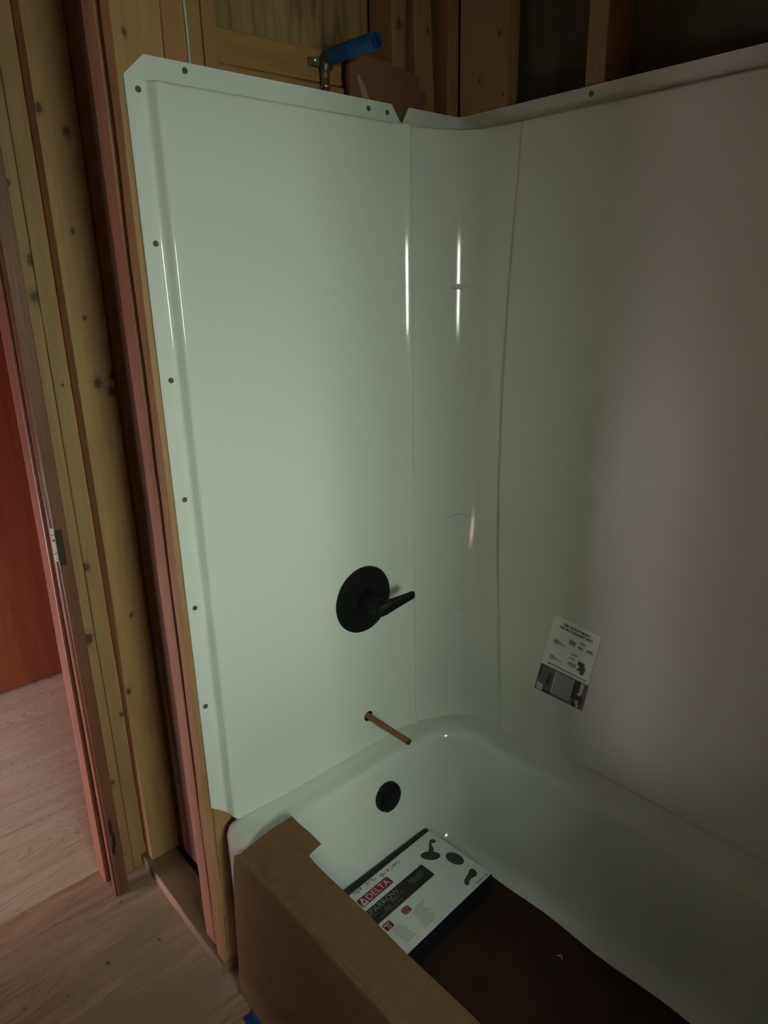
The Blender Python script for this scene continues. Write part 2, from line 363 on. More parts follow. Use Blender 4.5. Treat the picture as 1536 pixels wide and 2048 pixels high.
stud('lone pine stud in front of the dark felt, above the back panel screw', 0.312, 0.357, 0.790, 0.884, 0.0, ZC, m16, seed=16)
# OSB scab with torn right edge
osb = wood('osb_scrap', (0.25, 0.105, 0.055), (0.15, 0.058, 0.032), 'y', [], 17.0, rough=0.8, grain=1.6, stain=(0.17, 0.08, 0.045))
pts = [(0.450, 1.50), (0.452, 1.632), (0.489, 1.658), (0.56, 1.652), (0.650, 1.640), (0.656, 1.636), (0.657, 1.618), (0.676, 1.612), (0.678, 1.595), (0.670, 1.578), (0.683, 1.560), (0.686, 1.50)]
scab = prism('wood_scrap', [(-0.045, y, H+z) for y, z in pts], 0.011, (1, 0, 0), osb)
tag(scab, 'reddish torn wood scrap panel fixed beside the blue pipe', 'scrap board')
bm = bmesh.new()
vs = [bm.verts.new(p) for p in ((-0.0325, 0.470, H+1.612), (-0.0325, 0.477, H+1.616), (-0.0325, 0.50, H+1.585), (-0.0325, 0.505, H+1.57), (-0.0325, 0.488, H+1.568))]
f = bm.faces.new(vs); r = bmesh.ops.extrude_face_region(bm, geom=[f]); bmesh.ops.translate(bm, verts=[g for g in r['geom'] if isinstance(g, bmesh.types.BMVert)], vec=(-0.002, 0, 0))
from_bm('torn_patch', bm, plain('torn_patch', (0.32, 0.19, 0.11), 0.8), scab)
bm = bmesh.new(); tube_bm(bm, [(-0.0338, 0.488+0.055*t, H+1.553-0.004*math.sin(PI*t)+0.004*t) for t in [i/8 for i in range(9)]], [0.0005+0.0018*math.sin(PI*i/8) for i in range(9)], 8)
from_bm('split', bm, plain('split_dark', (0.05, 0.02, 0.01), 0.9), scab)

# thin white cable hanging between the studs
tag(tube('cable', [(-0.040, 0.087+0.002*math.sin(i*0.9), H+1.52+i*0.05) for i in range(9)], 0.0022, WIREM), 'thin white cable hanging behind the top of the left panel', 'cable')

# ================================================================== TUB
def rrect(x0, x1, y0, y1, rs, z, n=12):
    pts = []
    for (cx, cy_, st, r) in ((x0, y0, 180, rs[0]), (x1, y0, 270, rs[1]), (x1, y1, 0, rs[2]), (x0, y1, 90, rs[3])):
        rx, ry = r if isinstance(r, tuple) else (r, r)
        ox = cx + rx if cx == x0 else cx - rx; oy = cy_ + ry if cy_ == y0 else cy_ - ry
        for k in range(n):
            t = math.radians(st + 90*k/(n-1))
            pts.append((ox + rx*math.cos(t), oy + ry*math.sin(t), H+z))
    return pts
tub = empty('bathtub', (0.76, 0.36, 0)); tag(tub, 'white alcove bathtub with a cardboard-covered front edge', 'bathtub')
OC = ((0.11, 0.045), (0.11, 0.045), 0.012, 0.012)
rings = [rrect(-0.020, 1.535, -0.043, 0.775, OC, -0.463), rrect(-0.020, 1.535, -0.043, 0.775, OC, -0.05), rrect(-0.020, 1.535, -0.043, 0.775, OC, -0.024),
         rrect(-0.016, 1.531, -0.039, 0.771, OC, -0.010), rrect(-0.008, 1.523, -0.031, 0.767, (OC[0], OC[1], 0.02, 0.05), 0.000), rrect(0.000, 1.515, -0.022, 0.762, (OC[0], OC[1], 0.03, 0.09), 0.003),
         rrect(0.008, 1.505, -0.012, 0.752, ((0.10, 0.05), (0.10, 0.05), 0.04, 0.10), 0.000),
         rrect(0.028, 1.488, 0.012, 0.728, ((0.11, 0.09), (0.11, 0.09), 0.07, 0.10), -0.0115),
         rrect(0.033, 1.482, 0.018, 0.722, ((0.12, 0.11), (0.12, 0.11), 0.08, 0.10), -0.013),
         rrect(0.054, 1.460, 0.043, 0.690, ((0.13, 0.15), (0.13, 0.15), 0.11, 0.100), -0.014),
         rrect(0.063, 1.450, 0.053, 0.678, ((0.13, 0.15), (0.13, 0.15), 0.11, 0.105), -0.017),
         rrect(0.070, 1.442, 0.059, 0.671, ((0.13, 0.15), (0.13, 0.15), 0.11, 0.105), -0.026),
         rrect(0.074, 1.430, 0.064, 0.666, ((0.13, 0.15), (0.13, 0.15), 0.11, 0.105), -0.042),
         rrect(0.085, 1.380, 0.075, 0.655, ((0.13, 0.13), (0.13, 0.13), 0.11, 0.105), -0.14),
         rrect(0.100, 1.310, 0.090, 0.643, (0.12, 0.12, 0.11, 0.105), -0.25),
         rrect(0.110, 1.270, 0.100, 0.633, (0.12, 0.12, 0.11, 0.10), -0.305),
         rrect(0.122, 1.245, 0.112, 0.621, (0.11, 0.11, 0.10, 0.095), -0.332),
         rrect(0.142, 1.220, 0.132, 0.601, (0.10, 0.10, 0.09, 0.085), -0.346),
         rrect(0.175, 1.190, 0.165, 0.568, (0.08, 0.08, 0.07, 0.07), -0.350)]
bm = bmesh.new(); RV = [[bm.verts.new(p) for p in r] for r in rings]; m = len(RV[0])
for i in range(len(RV)-1):
    for j in range(m):
        bm.faces.new((RV[i][j], RV[i][(j+1) % m], RV[i+1][(j+1) % m], RV[i+1][j]))
bm.faces.new(RV[-1])
sh = from_bm('tub_shell', bm, TUBM, tub, smooth=True)
# overflow cover on the sloping head wall
ov = bmesh.new(); cen = Vector((0.0868, 0.405, H-0.112)); nrm = Vector((1, 0, 0.13)).normalized()
tv = Vector((0, 1, 0)); bv = nrm.cross(tv)
prof = [(0.0, 0.013), (0.034, 0.013), (0.039, 0.011), (0.0405, 0.006), (0.0405, 0.0)]
def notch(a):   # small drain notch near the bottom
    return 0.93 if abs((a % (2*PI)) - math.radians(236)) < 0.10 else 1.0
n = 64; pr = None; cv = ov.verts.new(cen + nrm*0.013)
for (r_, h_) in prof[1:]:
    ring = [ov.verts.new(cen + nrm*h_ + (tv*math.cos(2*PI*k/n) - bv*math.sin(2*PI*k/n)*-1)*r_*(notch(2*PI*k/n) if r_ > 0.037 else 1)) for k in range(n)]
    for k in range(n):
        if pr is None: ov.faces.new((cv, ring[k], ring[(k+1) % n]))
        else: ov.faces.new((pr[k], ring[k], ring[(k+1) % n], pr[(k+1) % n]))
    pr = ring
o = from_bm('overflow_cover', ov, BLACK, tub); autosmooth(o); o['label'] = 'round black overflow cover'

# ================================================================== SURROUND PANELS
OFF = 0.025
def surf_panel(name, cols, rows, pos, mat=ACRYL, cuts=(), th=0.004, holes=(), back=None):
    """grid of cols x rows; pos(c, r) -> point; cut planes clear the outside; solidified backwards"""
    bm = bmesh.new(); G = [[bm.verts.new(pos(c, r)) for r in rows] for c in cols]
    for i in range(len(cols)-1):
        for j in range(len(rows)-1):
            bm.faces.new((G[i][j], G[i+1][j], G[i+1][j+1], G[i][j+1]))
    for co, no in cuts:
        bmesh.ops.bisect_plane(bm, geom=bm.verts[:]+bm.edges[:]+bm.faces[:], plane_co=co, plane_no=no, clear_outer=True)
    me = bpy.data.meshes.new(name); bm.to_mesh(me); bm.free()
    o = bpy.data.objects.new(name, me); C.objects.link(o)
    s = o.modifiers.new('thickness', 'SOLIDIFY'); s.thickness = th; s.offset = -1 if back is None else back
    tmp = []
    for (p0, p1, r_) in holes:
        b2 = bmesh.new(); tube_bm(b2, [p0, p1], r_, 40); bmesh.ops.recalc_face_normals(b2, faces=b2.faces)
        m2 = bpy.data.meshes.new('cutter'); b2.to_mesh(m2); b2.free()
        c2 = bpy.data.objects.new('cutter', m2); C.objects.link(c2); tmp.append(c2)
        bo = o.modifiers.new('hole', 'BOOLEAN'); bo.object = c2; bo.operation = 'DIFFERENCE'; bo.solver = 'EXACT'
    bpy.context.view_layer.update()
    ev = o.evaluated_get(bpy.context.evaluated_depsgraph_get())
    me2 = bpy.data.meshes.new_from_object(ev)
    bpy.data.objects.remove(o)
    for t in tmp: bpy.data.objects.remove(t)
    bm = bmesh.new(); bm.from_mesh(me2)
    o = from_bm(name, bm, mat)
    autosmooth(o, 40)
    return o
# height profile of the moulded edge: raised face up to 1.530, then step back to the flange
def row_off(z):
    if z <= 1.524: return 0.0
    tab = [(1.524, 0.0), (1.527, -0.0008), (1.5295, -0.0035), (1.5305, -0.007), (1.531, -0.020), (1.532, -0.0235), (1.535, -OFF), (1.70, -OFF)]
    for (a, va), (b, vb) in zip(tab, tab[1:]):
        if a <= z <= b: return va + (vb-va)*(z-a)/(b-a)
    return -OFF
ROWS = [0.003, 0.006, 0.016, 0.03, 0.045, 0.065] + [0.1+0.05*i for i in range(28)] + [1.49, 1.51, 1.524, 1.527, 1.5295, 1.5305, 1.531, 1.532, 1.535, 1.55, 1.571]
def foot(z):     # panels flare softly into the tub deck
    return 0.010*max(0.0, 1 - (z+0.002)/0.06)**2
# left (valve) panel
LC = [(-0.043, -OFF), (-0.03, -OFF), (-0.018, -OFF), (-0.012, -OFF), (-0.0085, -0.0242), (-0.006, -0.022), (-0.0045, -0.0185), (-0.0015, -0.0065), (0.0, -0.0035), (0.002, -0.0012), (0.005, -0.0003), (0.009, 0.0)]
LC += [(0.04+0.03*i, 0.0) for i in range(17)]
LC += [(0.520, 0.0)] + [(0.524 + 0.075*math.sin(math.radians(t)), 0.075*(1-math.cos(math.radians(t)))) for t in range(2, 39, 4)]
yl, xl = LC[-1]
LC += [(yl+0.002, xl+0.0011), (yl+0.005, xl+0.0018), (yl+0.009, xl+0.0012), (yl+0.013, xl-0.0015), (yl+0.017, xl-0.0055), (yl+0.0185, xl-0.010)]
def lpos(c, z):
    y, x = c
    ro = row_off(z)
    xx = min(x, 0) if x < -0.001 else x
    v = max(-OFF, min(xx, xx + ro) if ro > -0.020 else min(xx, ro))
    if ro <= -0.020: v = ro if x > ro else x
    k = max(0.0, min(1.0, y/0.12)) if y > 0 else 0
    return (v + (foot(z)*k if ro == 0 else 0), y, H+z)
def cut_line(p, q, axis_y=True, keep=(0.2, 0.8)):
    """vertical-plane cut through two (y,z) points; clears the side away from keep"""
    d = Vector((0, q[0]-p[0], q[1]-p[1])); n_ = Vector((0, -d.z, d.y)).normalized()
    if (Vector((0, keep[0], keep[1])) - Vector((0, p[0], p[1]))).dot(n_) > 0: n_ = -n_
    return (Vector((0, p[0], H+p[1])), n_)
left = surf_panel('surround_panel', LC, ROWS, lpos,
                  cuts=[cut_line((-0.043, 1.537), (-0.004, 1.572)), cut_line((-0.045, 0.051), (-0.012, 0.021)), cut_line((0.562, 1.571), (0.590, 1.536))],
                  holes=[((-0.05, 0.420, H+0.089), (0.05, 0.420, H+0.089), 0.0150), ((-0.05, 0.414, H+0.438), (0.05, 0.414, H+0.438), 0.04)])
tag(left, 'left white surround panel carrying the black valve and copper pipe', 'surround panel', 'white surround wall panels')
# corner panel
path = [(0.000, 0.580), (0.002, 0.594), (0.0075, 0.615), (0.0135, 0.635), (0.020, 0.652), (0.0275, 0.668), (0.036, 0.684), (0.0455, 0.699), (0.057, 0.713), (0.071, 0.7255), (0.088, 0.736), (0.107, 0.7435), (0.128, 0.749), (0.150, 0.7525), (0.175, 0.7545), (0.205, 0.7555)]
flg = [(-OFF, 0.588), (-OFF, 0.600), (-OFF, 0.625), (-OFF, 0.65), (-OFF, 0.67), (-OFF, 0.69), (-OFF, 0.715), (-OFF, 0.74), (-OFF, 0.765), (-OFF+0.004, 0.781), (-OFF+0.018, 0.785), (0.03, 0.785), (0.07, 0.785), (0.11, 0.785), (0.15, 0.785), (0.19, 0.785)]
def smooth_path(P, k=4):
    out = []
    for i in range(len(P)-1):
        p0 = Vector(P[max(i-1, 0)]); p1 = Vector(P[i]); p2 = Vector(P[i+1]); p3 = Vector(P[min(i+2, len(P)-1)])
        for j in range(k):
            t = j/k
            out.append(tuple(0.5*((2*p1) + (-p0+p2)*t + (2*p0-5*p1+4*p2-p3)*t*t + (-p0+3*p1-3*p2+p3)*t**3)))
    out.append(tuple(P[-1])); return out
path_s = smooth_path(path); flg_s = [tuple(Vector(flg[min(i//4, len(flg)-1)]).lerp(Vector(flg[min(i//4+1, len(flg)-1)]), (i % 4)/4)) for i in range(len(path_s))]
def cpos(i, z):
    p = Vector(path_s[i]); f_ = Vector(flg_s[i]); t = -row_off(z)/OFF
    q = p.lerp(f_, t)
    fz = foot(z) if row_off(z) == 0 else 0
    if fz:
        a = Vector(path_s[max(i-1, 0)]); b = Vector(path_s[min(i+1, len(path_s)-1)]); tn = (b-a).normalized()
        q += Vector((tn.y, -tn.x))*fz
    zz = z + 0.0
    return (q.x, q.y, H+zz)
cp = surf_panel('surround_panel', list(range(len(path_s))), [-0.009] + ROWS, cpos, cuts=[cut_line((0.594, 1.536), (0.615, 1.571), keep=(0.7, 1.0))])
tag(cp, 'curved white corner panel with small ridges down its bend', 'surround panel', 'white surround wall panels')
for zc in (1.185, 0.893, 0.601, 0.309):           # moulded shelf ridges in the bend
    bm = bmesh.new(); rows_ = []
    idx = [k for k in range(25, 37)]
    for a, k in enumerate(idx):
        t = a/(len(idx)-1); s_ = math.sin(PI*t)**0.8
        p = Vector(path_s[k]); tn = (Vector(path_s[k+1])-Vector(path_s[k-1])).normalized(); nn = Vector((tn.y, -tn.x))
        pr_ = [(-0.0005, 0.0095*s_), (0.0035*s_, 0.0060*s_), (0.0072*s_, 0.0010), (0.0072*s_, -0.0018), (0.0035*s_, -0.0035*s_), (-0.0005, -0.0045*s_)]
        rows_.append([bm.verts.new((p.x+nn.x*d_, p.y+nn.y*d_, H+zc+z_)) for d_, z_ in pr_])
    for a in range(len(rows_)-1):
        for b in range(5): bm.faces.new((rows_[a][b], rows_[a+1][b], rows_[a+1][b+1], rows_[a][b+1]))
    from_bm('shelf_ridge', bm, ACRYL, cp, smooth=True)
# back panel: its free left edge bows a little off the corner panel
BX = [0.0, 0.0015, 0.0035, 0.007, 0.012, 0.02, 0.04, 0.07] + [0.11+0.06*i for i in range(20)] + [1.32]
edge_y = {0.0: 0.016, 0.0015: 0.0045, 0.0035: 0.0013}
def bpos(c, z):
    s = max(0.0, min(1.0, z/1.53)); bow = math.sin(PI*s)
    x0 = 0.187 - 0.024*bow - 0.004*s
    lift = (0.0035 + 0.0095*bow)*math.exp(-c/0.09)
    y = 0.7555 - 0.0015 - lift + edge_y.get(c, 0.0)
    y = y + (0.762-0.754)*min(1.0, max(0.0, (c-0.02)/0.3))
    ro = row_off(z)
    if ro < 0: y = y + (0.785-0.001-y)*(-ro/OFF)
    # invented step, shaped to stand in for a shadow edge: below ~0.15 the sheet sets back a little
    k = max(0.0, min(1.0, (c-0.2)/0.10))
    if ro == 0 and z < 0.145: y += 0.006*k*min(1.0, (0.145-z)/0.03)
    y -= foot(z)*(1-0.4*k) if ro == 0 else 0
    return (x0 + c*(1.512-x0)/1.32, y, H+z)
bp_ = surf_panel('surround_panel', BX, sorted([-0.008] + ROWS + [0.115, 0.13, 0.145, 0.148]), bpos, mat=ACRYL_B)
tag(bp_, 'large white back panel of the surround with a paper sticker on it', 'surround panel', 'white surround wall panels')

# screws in the flanges (parts of their panels)
def screw(parent, pos, nrm):
    pos = Vector(pos); nrm = Vector(nrm); bm = bmesh.new()
    t = nrm.orthogonal().normalized(); b = nrm.cross(t); prev = None; n = 20
    cv = bm.verts.new(pos + nrm*0.0006)
    for r_, h_ in ((0.0015, 0.0006), (0.0019, 0.0016), (0.0042, 0.0018), (0.0053, 0.0008), (0.0053, -0.001)):
        ring = [bm.verts.new(pos + nrm*h_ + (t*math.cos(2*PI*k/n)+b*math.sin(2*PI*k/n))*r_) for k in range(n)]
        for k in range(n):
            if prev is None: bm.faces.new((cv, ring[k], ring[(k+1) % n]))
            else: bm.faces.new((prev[k], ring[k], ring[(k+1) % n], prev[(k+1) % n]))
        prev = ring
    from_bm('screw', bm, SCREW, parent)
for y, z in ((-0.021, 1.517), (0.069, 1.558), (-0.021, 1.274), (-0.022, 1.031), (-0.022, 0.794), (-0.027, 0.556), (-0.029, 0.317), (0.494, 1.554), (0.548, 1.553)):
    screw(left, (-OFF+0.0005, y, H+z), (1, 0, 0))
screw(bp_, (0.333, 0.7835, H+1.556), (0, -1, 0))

# ================================================================== VALVE TRIM
vt = empty('shower_valve_trim', (0.0, 0.414, H+0.438)); tag(vt, 'round matte black shower valve trim with a lever handle', 'shower valve')
def lathe_x(name, prof, cy_, cz_, mat, parent, n=72):
    bm = bmesh.new(); prev = None
    for (r_, x_) in prof:
        if r_ == 0: ring = [bm.verts.new((x_, cy_, cz_))]
        else: ring = [bm.verts.new((x_, cy_+r_*math.cos(2*PI*k/n), cz_+r_*math.sin(2*PI*k/n))) for k in range(n)]
        if prev:
            for k in range(n):
                a = prev[0] if len(prev) == 1 else prev[k]; b = prev[0] if len(prev) == 1 else prev[(k+1) % n]
                c = ring[0] if len(ring) == 1 else ring[k]; d = ring[0] if len(ring) == 1 else ring[(k+1) % n]
                fs = []
                for v in (a, b, d, c):
                    if v not in fs: fs.append(v)
                bm.faces.new(fs)
        prev = ring
    o = from_bm(name, bm, mat, parent); autosmooth(o, 30); return o
lathe_x('escutcheon', [(0.088, 0.0005), (0.088, 0.004), (0.0865, 0.0065), (0.080, 0.008), (0.030, 0.010), (0, 0.010)], 0.414, H+0.438, BLACK, vt)
lathe_x('hub', [(0.0265, 0.009), (0.026, 0.022), (0.0235, 0.032), (0.0215, 0.055), (0.021, 0.072), (0, 0.074)], 0.414, H+0.438, BLACK, vt, 40)
# lever: flattened bar bent away from the hub
bm = bmesh.new(); rings = []
for (x, y, z, wz, wx) in ((0.066, 0.3985, 0.432, 0.013, 0.008), (0.070, 0.405, 0.434, 0.0165, 0.011), (0.075, 0.418, 0.437, 0.0165, 0.012), (0.081, 0.434, 0.442, 0.0150, 0.0105), (0.088, 0.452, 0.4475, 0.0130, 0.008), (0.095, 0.472, 0.453, 0.0112, 0.0065), (0.101, 0.490, 0.458, 0.0098, 0.0055), (0.1025, 0.4935, 0.459, 0.0085, 0.0045)):
    rings.append([bm.verts.new((x + wx*math.copysign(abs(math.cos(a))**0.5, math.cos(a)), y, H+z+wz*math.copysign(abs(math.sin(a))**0.5, math.sin(a)))) for a in [2*PI*k/24 for k in range(24)]])
for i in range(len(rings)-1):
    for k in range(24): bm.faces.new((rings[i][k], rings[i][(k+1) % 24], rings[i+1][(k+1) % 24], rings[i+1][k]))
bm.faces.new(rings[0][::-1]); bm.faces.new(rings[-1])
o = from_bm('lever_handle', bm, BLACK, vt); autosmooth(o, 40)

# copper tub-spout stub
pipe = empty('copper_pipe', (-0.06, 0.421, H+0.088)); tag(pipe, 'bare copper pipe stub sticking out of the hole below the valve', 'pipe')
p0, p1 = Vector((-0.10, 0.4205, H+0.088)), Vector((0.171, 0.4065, H+0.1045)); d = (p1-p0).normalized()
bm = bmesh.new(); tube_bm(bm, [p0, p1-d*0.001, p1, p1, p1-d*0.03], [0.0080, 0.0080, 0.0076, 0.0067, 0.0066], 28, caps=False)
from_bm('tube_wall', bm, COPPER, pipe, smooth=False)
bm = bmesh.new(); tube_bm(bm, [p1-d*0.031, p1-d*0.029], 0.0066, 28); from_bm('bore', bm, COPPER_IN, pipe)
autosmooth(pipe.children[0], 40)

# ================================================================== SHOWER RISER above the panel
rs = empty('shower_riser', (-0.052, 0.400, H+1.30)); tag(rs, 'copper shower riser with brass elbow and blue pipe stub', 'pipe')
REDC = plain('bright_copper', (0.50, 0.16, 0.13), 0.3, 0.7, nscale=40, namt=0.15)
tube('riser_tube', [(-0.050, 0.400, H+1.20), (-0.050, 0.400, H+1.584)], 0.0075, REDC, rs)
tube('coupling', [(-0.050, 0.400, H+z) for z in (1.582, 1.583, 1.588, 1.589, 1.605, 1.618)], [0.009, 0.0108, 0.0108, 0.0092, 0.0092, 0.0100], BRASS, rs, 20)
bm = bmesh.new()
tube_bm(bm, [(-0.050, 0.400, H+1.612), (-0.050, 0.4005, H+1.622), (-0.047, 0.4015, H+1.631), (-0.038, 0.403, H+1.636), (-0.024, 0.405, H+1.637)], [0.0105, 0.0115, 0.0125, 0.0135, 0.0145], 20)
box_bm(bm, -0.0605, -0.054, 0.364, 0.425, H+1.620, H+1.636, 0.003)
o = from_bm('elbow', bm, plain('dark_brass', (0.13, 0.105, 0.06), 0.45, 0.7, nscale=60, namt=0.2), rs); autosmooth(o, 40)
bm = bmesh.new(); tube_bm(bm, [(-0.054, 0.372, H+1.628), (-0.040, 0.372, H+1.628), (-0.038, 0.372, H+1.628)], [0.0065, 0.0060, 0.0035], 14)
o = from_bm('mounting_screw', bm, plain('zinc', (0.30, 0.33, 0.28), 0.35, 0.8), rs); autosmooth(o, 40)
bm = bmesh.new(); a_, b_ = Vector((-0.030, 0.404, H+1.637)), Vector((0.098, 0.410, H+1.637)); d = (b_-a_).normalized()
tube_bm(bm, [a_, a_.lerp(b_, 0.42), a_.lerp(b_, 0.44), a_.lerp(b_, 0.47), a_.lerp(b_, 0.49), b_, b_, b_-d*0.06], [0.0152, 0.0154, 0.0160, 0.0160, 0.0154, 0.0158, 0.0138, 0.0136], 32, caps=False)
bm.faces.new([v for v in bm.verts][-32:])
o = from_bm('blue_stub', bm, BLUEP, rs); autosmooth(o, 40)

# ================================================================== STICKER on the back panel
Q = [Vector((0.343, 0, H+0.398)), Vector((0.472, 0, H+0.382)), Vector((0.436, 0, H+0.159)), Vector((0.295, 0, H+0.165))]
def sq(s, t, off=0.0):
    p = Q[0].lerp(Q[1], s).lerp(Q[3].lerp(Q[2], s), t)
    c = max(0.0, p.x-0.165)*1.32/1.35; y = 0.754 - 0.0115*math.exp(-c/0.09) + 0.008*min(1.0, max(0.0, (c-0.02)/0.3)) - 0.0008
    return Vector((p.x, y - off, p.z))
stk = empty('sticker', sq(0.5, 1.0)); tag(stk, 'white paper sticker asking about an accessory kit, on the back panel', 'sticker')
def squad(name, s0, t0, s1, t1, off, mat, parent, round_=0.0):
    bm = bmesh.new(); n = 8
    A = [[bm.verts.new(sq(s0+(s1-s0)*i/n, t0+(t1-t0)*j/n, off)) for j in range(n+1)] for i in range(n+1)]
    for i in range(n):
        for j in range(n): bm.faces.new((A[i][j], A[i+1][j], A[i+1][j+1], A[i][j+1]))
    r = bmesh.ops.extrude_face_region(bm, geom=bm.faces[:]); bmesh.ops.translate(bm, verts=[g for g in r['geom'] if isinstance(g, bmesh.types.BMVert)], vec=(0, 0.00025, 0))
    return from_bm(name, bm, mat, parent)
def multi(name, rects, off, mat, parent, f):
    bm = bmesh.new()
    for (s0, t0, s1, t1) in rects:
        vs = [bm.verts.new(f(a, b, off)) for a, b in ((s0, t0), (s1, t0), (s1, t1), (s0, t1))]
        bm.faces.new(vs)
    return from_bm(name, bm, mat, parent)
def text_pts(body):
    """2-D mesh of a line of type, normalised to 0..1 in both directions"""
    cu = bpy.data.curves.new('type', 'FONT'); cu.body = body; cu.resolution_u = 3
    o = bpy.data.objects.new('type', cu); C.objects.link(o); bpy.context.view_layer.update()
    me = bpy.data.meshes.new_from_object(o.evaluated_get(bpy.context.evaluated_depsgraph_get()))
    bpy.data.objects.remove(o); bpy.data.curves.remove(cu)
    xs = [v.co.x for v in me.vertices]; ys = [v.co.y for v in me.vertices]
    x0, x1, y0, y1 = min(xs), max(xs), min(ys), max(ys)
    for v in me.vertices: v.co.x = (v.co.x-x0)/(x1-x0); v.co.y = (v.co.y-y0)/(y1-y0)
    return me
def text_on(name, body, s0, t0, s1, t1, off, mat, parent, f, bold=0.0):
    """text box: s0..s1 reading direction, t0 = top of letters, t1 = baseline"""
    me = text_pts(body); bm = bmesh.new(); bm.from_mesh(me); bpy.data.meshes.remove(me)
    if bold:
        src = bm.copy(); 
    base = [v.co.copy() for v in bm.verts]
    for v in bm.verts: v.co = f(s0 + (s1-s0)*v.co.x, t1 + (t0-t1)*v.co.y, off)
    if bold:
        for dx in (bold, -bold):
            mp = {}
            src.verts.ensure_lookup_table()
            for v in src.verts: mp[v.index] = bm.verts.new(f(s0 + (s1-s0)*v.co.x + dx, t1 + (t0-t1)*v.co.y, off + 0.00002))
            for fc in src.faces: bm.faces.new([mp[v.index] for v in fc.verts])
        src.free()
    return from_bm(name, bm, mat, parent)
squad('paper', 0, 0, 1, 1, 0.0, STKP, stk)
text_on('title', 'DID YOU FORGET', 0.235, 0.046, 0.80, 0.080, 0.0006, INK, stk, sq, 0.003)
text_on('title', 'AN ACCESSORY KIT?', 0.17, 0.092, 0.865, 0.126, 0.0006, INK, stk, sq, 0.003)
rects = []
for t0, ws in ((0.283, (0.13,)), (0.296, (0.17,)), (0.311, (0.26,)), (0.328, (0.10,)), (0.487, (0.10,)), (0.500, (0.15,)), (0.516, (0.27,)), (0.531, (0.11,))):
    s = 0.12
    for w_ in ws: rects.append((s, t0, s+w_, t0+0.007))
rects.append((0.12, 0.600, 0.94, 0.609))
multi('small_print', rects, 0.0006, INKM, stk, sq)['kind'] = 'stuff'
rects = []
for (s, t, w_, h_) in ((0.495, 0.235, 0.17, 0.06), (0.70, 0.195, 0.14, 0.045), (0.674, 0.257, 0.13, 0.045), (0.865, 0.250, 0.15, 0.045), (0.588, 0.373, 0.16, 0.035), (0.568, 0.425, 0.12, 0.035), (0.598, 0.495, 0.19, 0.05)):
    k = int(h_/0.012)
    for i in range(k):
        wd = w_*(0.7+0.3*random.random())
        rects.append((s-wd/2, t-h_/2+i*0.012, s+wd/2, t-h_/2+i*0.012+0.0075))
multi('pale_print', rects, 0.0006, INKG, stk, sq)['kind'] = 'stuff'
multi('fixture_drawing', [(0.70, 0.41, 0.83, 0.46), (0.74, 0.46, 0.86, 0.50), (0.71, 0.50, 0.86, 0.525), (0.78, 0.525, 0.85, 0.56)], 0.0006, INKM, stk, sq)
G0 = plain('picture_grey', (0.16, 0.15, 0.165), 0.6)
G1 = plain('picture_light', (0.36, 0.35, 0.38), 0.6); G2 = plain('picture_dark', (0.05, 0.045, 0.055), 0.6); G3 = plain('picture_white', (0.58, 0.58, 0.58), 0.6)
tones = [(2, r) for r in [(0.0, 0.645, 0.045, 0.83), (0.21, 0.72, 0.26, 0.86), (0.19, 0.83, 0.24, 0.88), (0.73, 0.66, 0.87, 0.90), (0.84, 0.82, 0.96, 0.87), (0.89, 0.87, 0.98, 0.93), (0.78, 0.93, 0.86, 0.995), (0.91, 0.94, 0.95, 0.99), (0.0, 0.955, 0.32, 0.99)]]
tones += [(1, (0.345, 0.66, 0.72, 0.95))]
tones += [(3, r) for r in [(0.33, 0.655, 0.345, 0.955), (0.712, 0.655, 0.727, 0.955), (0.33, 0.95, 0.727, 0.958), (0.86, 0.655, 0.93, 0.80), (0.84, 0.80, 0.90, 0.83), (0.03, 0.90, 0.15, 0.985), (0.84, 0.90, 0.89, 0.95), (0.86, 0.95, 0.91, 0.985)]]
bm = bmesh.new(); nu, nv = 80, 60
A = [[bm.verts.new(sq(i/nu, 0.645+0.354*j/nv, 0.0006)) for j in range(nv+1)] for i in range(nu+1)]
for i in range(nu):
    for j in range(nv):
        f = bm.faces.new((A[i][j], A[i+1][j], A[i+1][j+1], A[i][j+1])); s_, t_ = (i+0.5)/nu, 0.645+0.354*(j+0.5)/nv
        for k, (a0, b0, a1, b1) in tones:
            if a0 <= s_ <= a1 and b0 <= t_ <= b1: f.material_index = k
ph = from_bm('printed_picture', bm, G0, stk)
for m_ in (G1, G2, G3): ph.data.materials.append(m_)

# ================================================================== CARTON in the tub
E1 = Vector((-0.0473, 0.9989, 0)); E2 = Vector((0.9989, 0.0473, 0)); BO = Vector((0.1283, 0.1664, 0))
ZT = H-0.270; ZB = H-0.3455
BL, BW = 0.3600+0.0, 0.2335
cb = empty('faucet_carton', BO + E1*BL/2 + E2*BW/2 + Vector((0, 0, ZB))); tag(cb, 'black and white shower faucet box lying in the tub', 'box')
# measured top plane sits at -0.277; scale the footprint from the camera to the chosen top
def bq(u, v, off=0.0, z=None):
    p = BO + E1*u + E2*v
    return Vector((p.x, p.y, (H-0.277) + off))
ZT = H-0.277
bm = bmesh.new()
c4 = [(0.0, 0.0), (BL, 0.0), (BL, BW), (0.0, BW)]
lo = [bm.verts.new((*(BO+E1*u+E2*v).xy, ZB)) for u, v in c4]; hi = [bm.verts.new((*(BO+E1*u+E2*v).xy, ZT)) for u, v in c4]
bm.faces.new(lo[::-1]); bm.faces.new(hi)
for k in range(4): bm.faces.new((lo[k], lo[(k+1) % 4], hi[(k+1) % 4], hi[k]))
bmesh.ops.bevel(bm, geom=bm.edges[:], offset=0.0015, segments=2, affect='EDGES')
from_bm('carton_body', bm, BOXBLK, cb)
